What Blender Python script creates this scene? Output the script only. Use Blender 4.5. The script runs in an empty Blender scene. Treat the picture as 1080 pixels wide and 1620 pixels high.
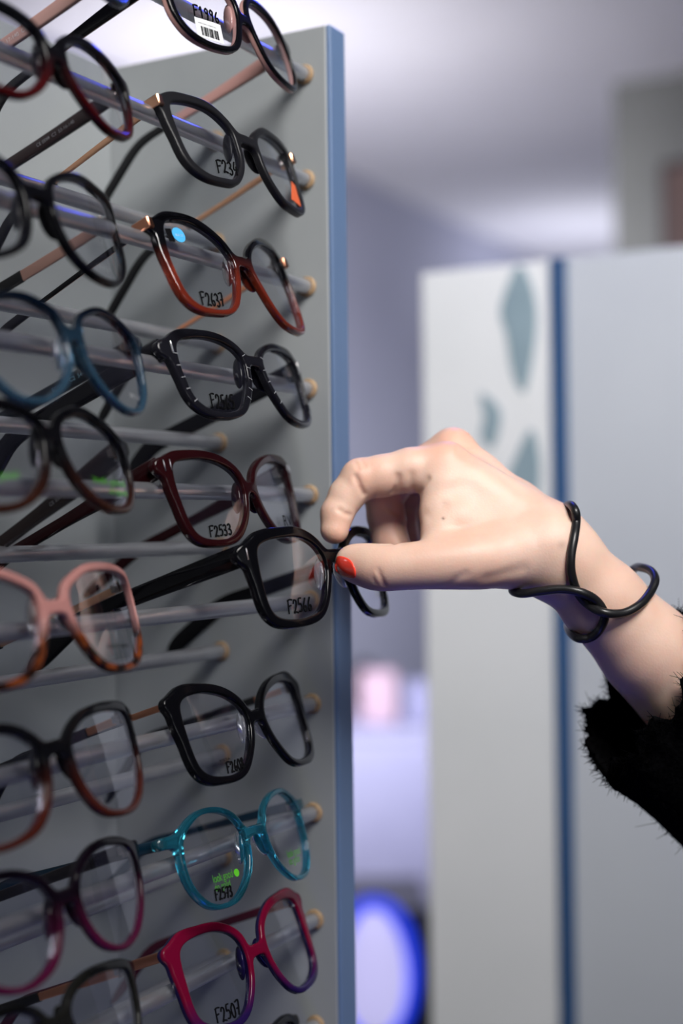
import bpy, math, random
import numpy as np
from mathutils import Vector, Matrix

random.seed(7)
rng = np.random.default_rng(7)
SC = bpy.context.scene
COL = SC.collection

# ------------------------------------------------------------------ camera
FPX = 2250.0                                   # 50 mm on a 36 mm tall frame of 1620 px
C0 = np.array([0.0, 0.0, 1.45])
_r0 = np.array([.4749, -.8801, 0]); _f0 = np.array([.8801, .4749, 0]); _u0 = np.array([0, 0, 1.0])
_pt, _rl = .0098, .0122
FW = _f0 * math.cos(_pt) + _u0 * math.sin(_pt)
_up = _u0 * math.cos(_pt) - _f0 * math.sin(_pt)
RT = _r0 * math.cos(_rl) - _up * math.sin(_rl)
UPV = _up * math.cos(_rl) + _r0 * math.sin(_rl)
CAMM = np.stack([RT, UPV, FW], 1)              # columns: right, up, forward
def W(px, py, d):
    return C0 + (px - 540) / FPX * d * RT + (810 - py) / FPX * d * UPV + d * FW
def on_y(px, py, Y):
    r = W(px, py, 1) - C0
    return C0 + r * (Y - C0[1]) / r[1]
cd = bpy.data.cameras.new('camera'); cam = bpy.data.objects.new('camera', cd); COL.objects.link(cam)
cam.matrix_world = Matrix([[RT[i], UPV[i], -FW[i], C0[i]] for i in range(3)] + [[0, 0, 0, 1]])
cd.sensor_fit = 'VERTICAL'; cd.sensor_height = 36; cd.lens = 50; cd.clip_start = .02
cd.dof.use_dof = True; cd.dof.focus_distance = .635; cd.dof.aperture_fstop = 3.4
SC.camera = cam

# ------------------------------------------------------------------ world, lights, exposure
wd = bpy.data.worlds.new('world'); SC.world = wd; wd.use_nodes = True
wd.node_tree.nodes['Background'].inputs[0].default_value = (.62, .68, .80, 1)
wd.node_tree.nodes['Background'].inputs[1].default_value = .1
def area(name, loc, target, sx, sy, power, color):
    l = bpy.data.lights.new(name, 'AREA'); l.shape = 'RECTANGLE'; l.size = sx; l.size_y = sy
    l.energy = power; l.color = color
    o = bpy.data.objects.new(name, l); COL.objects.link(o); o.location = loc
    o.rotation_euler = (Vector(target) - Vector(loc)).to_track_quat('-Z', 'Y').to_euler()
    return o
area('ceiling_light', (-.05, -.45, 2.45), (.66, .30, 1.80), .6, .6, 6.8, (1.0, .97, .935)).data.spread = math.radians(80)
area('ceiling_light', (.70, -.60, 2.62), (1.3, .25, 2.0), .5, .5, 2.4, (.96, .98, 1.0)).data.spread = math.radians(75)
area('ceiling_light', (6.0, .3, 2.74), (6.0, .3, 0), 1.2, .6, 14, (.80, .85, 1.0))
area('ceiling_light', (.72, .05, 2.5), (1.3, .45, 1.95), .5, .5, 1.4, (1.0, .98, .95)).data.spread = math.radians(72)  # extra lamp added to brighten the top of the partition
area('window_daylight', (-.3, -2.4, 2.0), (.7, .4, 1.7), 2.0, 1.1, 2.0, (.92, .94, 1.0))
area('added_ceiling_fill', tuple(W(330, 520, 3.7)), tuple(W(640, 60, 4.6)), .6, .6, 15, (1.0, .97, .97))  # added out of sight behind the display to brighten the ceiling
area('hidden_wall_fill', tuple(W(380, 680, 2.0)), tuple(W(610, 900, 5.4)), .4, .4, 19, (.95, .95, 1.0)).data.spread = math.radians(70)  # fill light added behind the display, aimed at the back wall
area('added_ceiling_fill', tuple(W(960, 620, 6.3)), tuple(W(900, 300, 6.8)), .6, .6, 8, (.93, .94, 1.0))  # fill added behind the partition, lifts the far ceiling
area('added_ceiling_fill', (-.5, -1.3, 1.9), (.1, -.6, 2.78), .6, .6, 3.5, (.97, .98, 1.0))  # added behind the camera; its ceiling bounce softens the light on the rods
area('blue_strip_light', (1.25, .50, 2.15), (.45, .36, 1.45), .24, .03, 1.5, (.05, .08, 1.0))
area('blue_strip_light', (.35, .24, .98), (.38, .34, 1.5), .55, .008, .22, (.14, .14, 1.0))
area('blue_strip_light', tuple(W(650, 1840, .95)), (.75, .10, 1.40), .3, .03, .12, (.14, .12, 1.0))
area('added_blue_tint', tuple(W(1130, -160, 3.3)), tuple(W(1060, 60, 4.2)), .4, .2, 1.6, (.30, .42, 1.0))  # out-of-frame light added to give the right of the ceiling a blue tint
vs = SC.view_settings
SC.display_settings.display_device = 'sRGB'
vs.view_transform = 'Standard'; vs.look = 'None'; vs.gamma = 1.0; vs.use_curve_mapping = False
vs.exposure = 0.0
SC.cycles.max_bounces = 10; SC.cycles.transparent_max_bounces = 24; SC.cycles.transmission_bounces = 8
SC.cycles.caustics_reflective = False; SC.cycles.caustics_refractive = False
SC.cycles.use_denoising = True

# ------------------------------------------------------------------ helpers
def srgb(r, g, b):
    f = lambda c: (c / 255 / 12.92 if c / 255 <= .04045 else ((c / 255 + .055) / 1.055) ** 2.4)
    return (f(r), f(g), f(b), 1)

def mesh_obj(name, verts, faces, m=None, parent=None, smooth=True, attrs=None):
    me = bpy.data.meshes.new(name)
    me.from_pydata([tuple(map(float, v)) for v in verts], [], [tuple(int(i) for i in f) for f in faces])
    if smooth:
        me.polygons.foreach_set('use_smooth', [True] * len(me.polygons))
    for k, a in (attrs or {}).items():
        at = me.attributes.new(k, 'FLOAT', 'POINT'); at.data.foreach_set('value', np.asarray(a, dtype=np.float32))
    me.update()
    o = bpy.data.objects.new(name, me); COL.objects.link(o)
    if m: me.materials.append(m)
    if parent: o.parent = parent
    return o

def empty(name, label, cat, loc=(0, 0, 0), group=None):
    o = bpy.data.objects.new(name, None); COL.objects.link(o); o.location = loc
    o.empty_display_size = .02
    tag(o, label, cat, group); return o
def tag(o, label, cat, group=None):
    o['label'] = label; o['category'] = cat
    if group: o['group'] = group
    return o
def struct(o):
    o['kind'] = 'structure'; return o

class MB:                                        # collects shapes for ONE mesh
    def __init__(s): s.v = []; s.f = []
    def add(s, v, f):
        n = len(s.v); s.v += [tuple(p) for p in v]; s.f += [tuple(i + n for i in q) for q in f]; return s
    def box(s, lo, hi, M=None, b=0.0):
        lo = np.array(lo, float); hi = np.array(hi, float)
        if b <= 0:
            v = [(x, y, z) for x in (lo[0], hi[0]) for y in (lo[1], hi[1]) for z in (lo[2], hi[2])]
            f = [(0, 1, 3, 2), (4, 6, 7, 5), (0, 4, 5, 1), (2, 3, 7, 6), (0, 2, 6, 4), (1, 5, 7, 3)]
        else:                                    # chamfered box
            v = []; f = []
            idx = {}
            for sx in (0, 1):
                for sy in (0, 1):
                    for sz in (0, 1):
                        for ax in range(3):
                            p = [(lo, hi)[k][i] for i, k in enumerate((sx, sy, sz))]
                            for i, k in enumerate((sx, sy, sz)):
                                if i != ax: p[i] += b * (1 - 2 * k)
                            idx[sx, sy, sz, ax] = len(v); v.append(p)
            for ax in range(3):
                o1, o2 = [i for i in range(3) if i != ax]
                for k in (0, 1):
                    q = []
                    for a, c in ((0, 0), (1, 0), (1, 1), (0, 1)):
                        t = [0, 0, 0]; t[ax] = k; t[o1] = a; t[o2] = c; q.append(idx[(*t, ax)])
                    f.append(q)
                for a in (0, 1):
                    for c in (0, 1):
                        t0 = [0, 0, 0]; t1 = [0, 0, 0]; t1[ax] = 1
                        for t in (t0, t1): t[o1] = a; t[o2] = c
                        f.append([idx[(*t0, o1)], idx[(*t1, o1)], idx[(*t1, o2)], idx[(*t0, o2)]])
            for sx in (0, 1):
                for sy in (0, 1):
                    for sz in (0, 1):
                        f.append([idx[sx, sy, sz, a] for a in range(3)])
        if M is not None: v = [tuple(M @ Vector(p)) for p in v]
        return s.add(v, f)
    def tube(s, pts, r, n=12, closed=False, caps=True):
        P = np.asarray(pts, float); m = len(P)
        rr = np.full(m, r) if np.isscalar(r) else np.asarray(r, float)
        T = np.roll(P, -1, 0) - np.roll(P, 1, 0) if closed else np.gradient(P, axis=0)
        T /= np.linalg.norm(T, axis=1)[:, None] + 1e-12
        a = np.array([0, 0, 1.]) if abs(T[0][2]) < .9 else np.array([1., 0, 0])
        N = np.cross(T[0], a); N /= np.linalg.norm(N)
        v = []
        for i in range(m):
            N = N - T[i] * (N @ T[i]); N /= np.linalg.norm(N); B = np.cross(T[i], N)
            for k in range(n):
                t = 2 * math.pi * k / n
                v.append(P[i] + rr[i] * (math.cos(t) * N + math.sin(t) * B))
        f = []
        for i in range(m if closed else m - 1):
            j = (i + 1) % m
            for k in range(n):
                f.append((i * n + k, i * n + (k + 1) % n, j * n + (k + 1) % n, j * n + k))
        if caps and not closed:
            f.append(tuple(range(n))[::-1]); f.append(tuple((m - 1) * n + k for k in range(n)))
        return s.add(v, f)
    def loft(s, secs, caps=True):                # list of equally long closed loops
        n = len(secs[0]); v = [p for q in secs for p in q]; f = []
        for i in range(len(secs) - 1):
            for k in range(n):
                f.append((i * n + k, i * n + (k + 1) % n, (i + 1) * n + (k + 1) % n, (i + 1) * n + k))
        if caps:
            f.append(tuple(range(n))[::-1]); f.append(tuple((len(secs) - 1) * n + k for k in range(n)))
        return s.add(v, f)
    def build(s, name, m, parent=None, smooth=True):
        o = mesh_obj(name, s.v, s.f, m, parent, smooth)
        if smooth:
            o.data.set_sharp_from_angle(angle=math.radians(40))
        return o

def spline(P, n, closed=True):                   # centripetal-free Catmull-Rom
    P = np.asarray(P, float); m = len(P); out = []
    seg = m if closed else m - 1
    for i in range(seg):
        if closed: p0, p1, p2, p3 = P[(i - 1) % m], P[i], P[(i + 1) % m], P[(i + 2) % m]
        else: p0, p1, p2, p3 = P[max(i - 1, 0)], P[i], P[i + 1], P[min(i + 2, m - 1)]
        for k in range(n):
            t = k / n
            out.append(.5 * (2 * p1 + (p2 - p0) * t + (2 * p0 - 5 * p1 + 4 * p2 - p3) * t * t + (3 * p1 - p0 - 3 * p2 + p3) * t ** 3))
    if not closed: out.append(P[-1])
    return np.array(out)
def resample(P, n, closed=True):
    Q = np.vstack([P, P[:1]]) if closed else P
    L = np.r_[0, np.cumsum(np.linalg.norm(np.diff(Q, axis=0), axis=1))]
    t = np.linspace(0, L[-1], n, endpoint=not closed)
    return np.stack([np.interp(t, L, Q[:, i]) for i in range(Q.shape[1])], 1)

def surface_nets(f, origin, h):
    """closed quad mesh of the zero level of the grid f (negative inside)"""
    nx, ny, nz = f.shape; s = f < 0
    c = np.zeros((nx - 1, ny - 1, nz - 1), np.int8)
    for i in (0, 1):
        for j in (0, 1):
            for k in (0, 1):
                c += s[i:nx - 1 + i, j:ny - 1 + j, k:nz - 1 + k]
    act = (c > 0) & (c < 8)
    ids = np.full(act.shape, -1, np.int64); I = np.argwhere(act); ids[act] = np.arange(len(I))
    acc = np.zeros((len(I), 3)); cnt = np.zeros(len(I))
    cor = [(i, j, k) for i in (0, 1) for j in (0, 1) for k in (0, 1)]
    for a in range(8):
        for b in range(a + 1, 8):
            A, B = np.array(cor[a]), np.array(cor[b])
            if np.abs(A - B).sum() != 1: continue
            fa = f[tuple((I + A).T)]; fb = f[tuple((I + B).T)]; m = (fa < 0) != (fb < 0)
            t = fa[m] / (fa[m] - fb[m]); acc[m] += A + t[:, None] * (B - A); cnt[m] += 1
    V = np.asarray(origin) + (I + acc / cnt[:, None]) * np.asarray(h)
    F = []
    for ax in range(3):
        o1, o2 = [(1, 2), (2, 0), (0, 1)][ax]
        sl0 = [slice(None)] * 3; sl1 = [slice(None)] * 3; sl0[ax] = slice(0, -1); sl1[ax] = slice(1, None)
        d = s[tuple(sl0)].astype(np.int8) - s[tuple(sl1)].astype(np.int8)
        E = np.argwhere(d != 0)
        ok = np.all([(E[:, o] > 0) & (E[:, o] < f.shape[o] - 1) for o in (o1, o2)], axis=0); E = E[ok]
        sg = d[tuple(E.T)]
        def cell(da, db):
            Q = E.copy(); Q[:, o1] -= da; Q[:, o2] -= db; return ids[tuple(Q.T)]
        q = np.stack([cell(1, 1), cell(0, 1), cell(0, 0), cell(1, 0)], 1)
        q[sg < 0] = q[sg < 0][:, ::-1]
        F.append(q)
    return V, np.vstack(F)

def smin(a, b, k):
    h = np.clip(.5 + .5 * (b - a) / k, 0, 1)
    return b + (a - b) * h - k * h * (1 - h)
def sstep(a, b, x):
    t = np.clip((x - a) / (b - a), 0, 1); return t * t * (3 - 2 * t)

# ------------------------------------------------------------------ materials
def new_mat(name):
    m = bpy.data.materials.new(name); m.use_nodes = True
    return m, m.node_tree.nodes, m.node_tree.links, m.node_tree.nodes['Principled BSDF']
def plain(name, col, rough=.5, metal=0.0, **kw):
    m, N, L, b = new_mat(name)
    b.inputs['Base Color'].default_value = col; b.inputs['Roughness'].default_value = rough; b.inputs['Metallic'].default_value = metal
    for k, v in kw.items(): b.inputs[k].default_value = v
    return m
def noise_mat(name, c1, c2, scale, rough=.5, detail=4, bump=0.0, coord='Object', stretch=(1, 1, 1), **kw):
    m, N, L, b = new_mat(name)
    tc = N.new('ShaderNodeTexCoord'); mp = N.new('ShaderNodeMapping'); mp.inputs['Scale'].default_value = stretch
    n = N.new('ShaderNodeTexNoise'); n.inputs['Scale'].default_value = scale; n.inputs['Detail'].default_value = detail
    r = N.new('ShaderNodeValToRGB'); r.color_ramp.elements[0].color = c1; r.color_ramp.elements[1].color = c2
    r.color_ramp.elements[0].position = .3; r.color_ramp.elements[1].position = .7
    L.new(tc.outputs[coord], mp.inputs['Vector']); L.new(mp.outputs[0], n.inputs['Vector']); L.new(n.outputs['Fac'], r.inputs[0]); L.new(r.outputs[0], b.inputs['Base Color'])
    b.inputs['Roughness'].default_value = rough
    for k, v in kw.items(): b.inputs[k].default_value = v
    if bump:
        bp = N.new('ShaderNodeBump'); bp.inputs['Strength'].default_value = bump; bp.inputs['Distance'].default_value = .001
        L.new(n.outputs['Fac'], bp.inputs['Height']); L.new(bp.outputs[0], b.inputs['Normal'])
    return m
def acetate(name, top, bottom=None, lo=.35, hi=.65, back=None, rough=.12, trans=0.0, tortoise=None):
    """colour runs from top to bottom of the front (attribute gv) and, if laminated, from face to back (attribute lay)"""
    m, N, L, b = new_mat(name)
    b.inputs['Roughness'].default_value = rough; b.inputs['IOR'].default_value = 1.47; b.inputs['Specular IOR Level'].default_value = .22 if trans < .3 else .5
    b.inputs['Transmission Weight'].default_value = trans
    ga = N.new('ShaderNodeAttribute'); ga.attribute_name = 'gv'
    r = N.new('ShaderNodeValToRGB'); e = r.color_ramp.elements
    e[0].position = lo; e[1].position = hi; e[0].color = bottom or top; e[1].color = top
    L.new(ga.outputs['Fac'], r.inputs[0]); out = r.outputs[0]
    if tortoise:
        tc = N.new('ShaderNodeTexCoord'); n = N.new('ShaderNodeTexNoise'); n.inputs['Scale'].default_value = 130; n.inputs['Detail'].default_value = 2
        r2 = N.new('ShaderNodeValToRGB'); r2.color_ramp.elements[0].color = tortoise[0]; r2.color_ramp.elements[1].color = tortoise[1]
        r2.color_ramp.elements[0].position = .42; r2.color_ramp.elements[1].position = .6
        L.new(tc.outputs['Object'], n.inputs['Vector']); L.new(n.outputs['Fac'], r2.inputs[0])
        mp = N.new('ShaderNodeMapRange'); mp.inputs['From Min'].default_value = lo; mp.inputs['From Max'].default_value = hi
        L.new(ga.outputs['Fac'], mp.inputs['Value'])
        mx = N.new('ShaderNodeMix'); mx.data_type = 'RGBA'
        L.new(mp.outputs[0], mx.inputs['Factor']); L.new(r2.outputs[0], mx.inputs['A']); L.new(out, mx.inputs['B']); out = mx.outputs['Result']
    if back:
        la = N.new('ShaderNodeAttribute'); la.attribute_name = 'lay'
        mp = N.new('ShaderNodeMapRange'); mp.inputs['From Min'].default_value = .30; mp.inputs['From Max'].default_value = .40
        L.new(la.outputs['Fac'], mp.inputs['Value'])
        mx = N.new('ShaderNodeMix'); mx.data_type = 'RGBA'
        L.new(mp.outputs[0], mx.inputs['Factor']); L.new(out, mx.inputs['A']); mx.inputs['B'].default_value = back; out = mx.outputs['Result']
    L.new(out, b.inputs['Base Color'])
    return m
def lens_mat(name, sheen=.05):
    m, N, L, b = new_mat(name)
    N.remove(b); o = N['Material Output']
    t = N.new('ShaderNodeBsdfTransparent'); t.inputs[0].default_value = (.955, .96, .975, 1)
    g = N.new('ShaderNodeBsdfGlossy'); g.inputs['Roughness'].default_value = .03; g.inputs['Color'].default_value = (.9, .9, 1, 1)
    fr = N.new('ShaderNodeFresnel'); fr.inputs['IOR'].default_value = 1.5
    ml = N.new('ShaderNodeMath'); ml.operation = 'MULTIPLY'; ml.inputs[1].default_value = .13
    mx = N.new('ShaderNodeMixShader')
    L.new(fr.outputs[0], ml.inputs[0]); L.new(ml.outputs[0], mx.inputs[0]); L.new(t.outputs[0], mx.inputs[1]); L.new(g.outputs[0], mx.inputs[2]); L.new(mx.outputs[0], o.inputs[0])
    return m
def emit(name, col, s):
    m, N, L, b = new_mat(name)
    b.inputs['Base Color'].default_value = col; b.inputs['Emission Color'].default_value = col; b.inputs['Emission Strength'].default_value = s
    return m

M = dict(
    panel=noise_mat('grey_laminate', srgb(138, 143, 146), srgb(150, 154, 156), 9, .55, 6, .02),
    white_panel=noise_mat('white_laminate', srgb(214, 217, 219), srgb(222, 224, 226), 5, .45),
    edge=noise_mat('blue_edge_band', srgb(92, 116, 152), srgb(102, 126, 162), 3, .38, 3),
    rod=noise_mat('brushed_aluminium', srgb(196, 198, 206), srgb(214, 215, 220), 40, .33, 3, 0, Metallic=.88),
    socket=noise_mat('cork_washer', srgb(140, 114, 84), srgb(170, 142, 110), 120, .6),
    wall=noise_mat('lilac_wall', srgb(162, 164, 186), srgb(170, 172, 193), 2, .8),
    ceil=noise_mat('white_ceiling', srgb(205, 204, 214), srgb(212, 211, 220), 2, .85),
    floor=noise_mat('grey_floor', srgb(58, 60, 66), srgb(74, 76, 82), 5, .4),
    lens=lens_mat('demo_lens'),
    ink=plain('black_ink', (.004, .004, .005, 1), .9, 0, **{'Specular IOR Level': .05}),
    green=plain('green_print', srgb(92, 196, 40), .5),
    white=noise_mat('white_sticker', srgb(214, 216, 220), srgb(222, 224, 228), 60, .6),
    print_=plain('pale_print', srgb(170, 172, 178), .5),
    goldprint=plain('gold_print', srgb(196, 158, 110), .4),
    gold=plain('rose_gold_metal', srgb(214, 164, 132), .28, 1.0),
    copper=plain('copper_metal', srgb(190, 132, 104), .3, 1.0),
    silver=plain('silver_metal', srgb(214, 214, 218), .2, 1.0),
    hinge=plain('hinge_steel', srgb(150, 140, 136), .3, 1.0),
    black=noise_mat('black_acetate', (.003, .003, .004, 1), (.006, .006, .008, 1), 200, .14),
    pad=plain('clear_nose_pad', srgb(225, 225, 235), .12, 0, **{'Transmission Weight': .85}),
)

# ------------------------------------------------------------------ room shell
def slab(name, lo, hi, m): return struct(MB().box(lo, hi).build(name, m, None, False))
slab('floor', (-2.2, -2.8, -.1), (8.6, 2.6, 0), M['floor'])
slab('ceiling', (-2.2, -2.8, 2.78), (8.6, 2.6, 2.88), M['ceil'])
slab('wall_back', (-2.2, 2.5, 0), (8.6, 2.6, 2.78), M['wall'])
slab('wall_front', (-2.2, -2.8, 0), (8.6, -2.7, 2.78), M['wall'])
slab('wall_left', (-2.2, -2.7, 0), (-2.1, 2.5, 2.78), M['wall'])
slab('wall_right', (8.5, -2.7, 0), (8.6, 2.5, 2.78), M['wall'])
struct(MB().box((-2.1, 2.485, 0), (8.5, 2.5, .09)).build('baseboard_back', M['white_panel'], None, False))

# ------------------------------------------------------------------ the eyewear display
PX, YF, YB, ZT = .6344, .347, .485, 1.706
stand = empty('eyewear_display', 'tall grey eyewear display with blue front edge and rows of metal rods', 'display stand', (.27, .42, 0))
def world_child(o, parent):
    o.parent = parent; o.matrix_parent_inverse = Matrix.Translation(-Vector(parent.location)); return o
sp = world_child(MB().box((PX, YF + .0012, 0), (PX + .0165, YB + .018, ZT), b=.0006).build('side_panel', M['panel']), stand)
eb = MB().box((PX + .0004, YF - .0012, .0), (PX + .0163, YF + .0014, ZT), b=.0005).build('edge_band', M['edge'])
eb.parent = sp
world_child(MB().box((-.16, YB, 0), (PX, YB + .016, ZT), b=.0006).build('back_panel', M['panel']), stand)
world_child(MB().box((-.18, YF, 0), (-.16, YB + .018, ZT), b=.0006).build('left_side_panel', M['panel']), stand)
ROD_R = .0036
def rod(z, Y):
    n = 28
    def ring(x, r): return [(x, Y + r * math.cos(2 * math.pi * k / n), z + r * math.sin(2 * math.pi * k / n)) for k in range(n)]
    r = MB().loft([ring(-.16, ROD_R), ring(PX - .0008, ROD_R), ring(PX - .0002, ROD_R * .85)]).build('rod', M['rod'])
    world_child(r, stand)
    w = MB().loft([ring(PX - .0003, .0052), ring(PX - .0014, .0050), ring(PX - .0020, .0043), ring(PX - .0020, ROD_R)], caps=False).build('washer', M['socket'])
    w.parent = r
ZR = [1.6822, 1.6280, 1.5730, 1.5205, 1.4661, 1.4120, 1.3592, 1.3036, 1.2490, 1.1950]
for z in ZR:
    rod(z, .3605)
for z in [1.6560, 1.6015, 1.5473, 1.4951, 1.4395, 1.3844, 1.3297, 1.2755, 1.2215, 1.1675]:
    rod(z, .4157)

# ------------------------------------------------------------------ writing
GLY = {  # hand-written strokes in a unit box
 'F': [[(.02, 0), (.12, 1.0)], [(.05, .96), (.35, 1.04), (.68, 1.0)], [(.10, .55), (.45, .60)]],
 '0': [[(.35, 1), (.08, .7), (.08, .25), (.3, 0), (.52, .25), (.55, .75), (.35, 1), (.25, .9)]],
 '1': [[(.1, .7), (.32, 1), (.28, 0)]],
 '2': [[(.06, .72), (.2, .98), (.45, .92), (.48, .68), (.25, .3), (.05, .03), (.3, .1), (.6, .02)]],
 '3': [[(.08, .88), (.3, 1), (.5, .82), (.38, .58), (.22, .52), (.48, .42), (.52, .18), (.3, -.02), (.06, .1)]],
 '4': [[(.35, 1), (.06, .4), (.55, .42)], [(.45, .65), (.38, -.05)]],
 '5': [[(.55, 1), (.2, .96), (.14, .56), (.38, .6), (.54, .36), (.38, .04), (.08, .04)]],
 '6': [[(.45, 1), (.18, .6), (.1, .22), (.28, 0), (.48, .16), (.42, .42), (.16, .34)]],
 '7': [[(.05, .95), (.55, 1), (.25, 0)], [(.12, .48), (.52, .52)]],
 '8': [[(.42, .95), (.14, .82), (.3, .55), (.5, .25), (.3, 0), (.08, .2), (.3, .52), (.48, .8), (.36, .97)]],
 '9': [[(.5, .85), (.3, 1), (.12, .75), (.28, .52), (.5, .72), (.5, .9), (.42, .3), (.3, -.05)]],
}
def hand_strokes(txt):
    out = []; x = 0
    for ch in txt:
        jx, jy = random.uniform(-.03, .03), random.uniform(-.06, .06)
        for s in GLY[ch]:
            out.append(spline([(x + a + jx, b + jy) for a, b in s], 5, False))
        x += .72
    return out, x - .1
def text_verts(body, size):                     # printed lettering as flat mesh data
    cu = bpy.data.curves.new('t', 'FONT'); cu.body = body; cu.size = size; cu.extrude = size * .015
    o = bpy.data.objects.new('t', cu); COL.objects.link(o)
    dg = bpy.context.evaluated_depsgraph_get()
    me = bpy.data.meshes.new_from_object(o.evaluated_get(dg))
    v = np.array([p.co[:] for p in me.vertices]); f = [tuple(p.vertices) for p in me.polygons]
    bpy.data.objects.remove(o); bpy.data.curves.remove(cu); bpy.data.meshes.remove(me)
    return v, f
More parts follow.
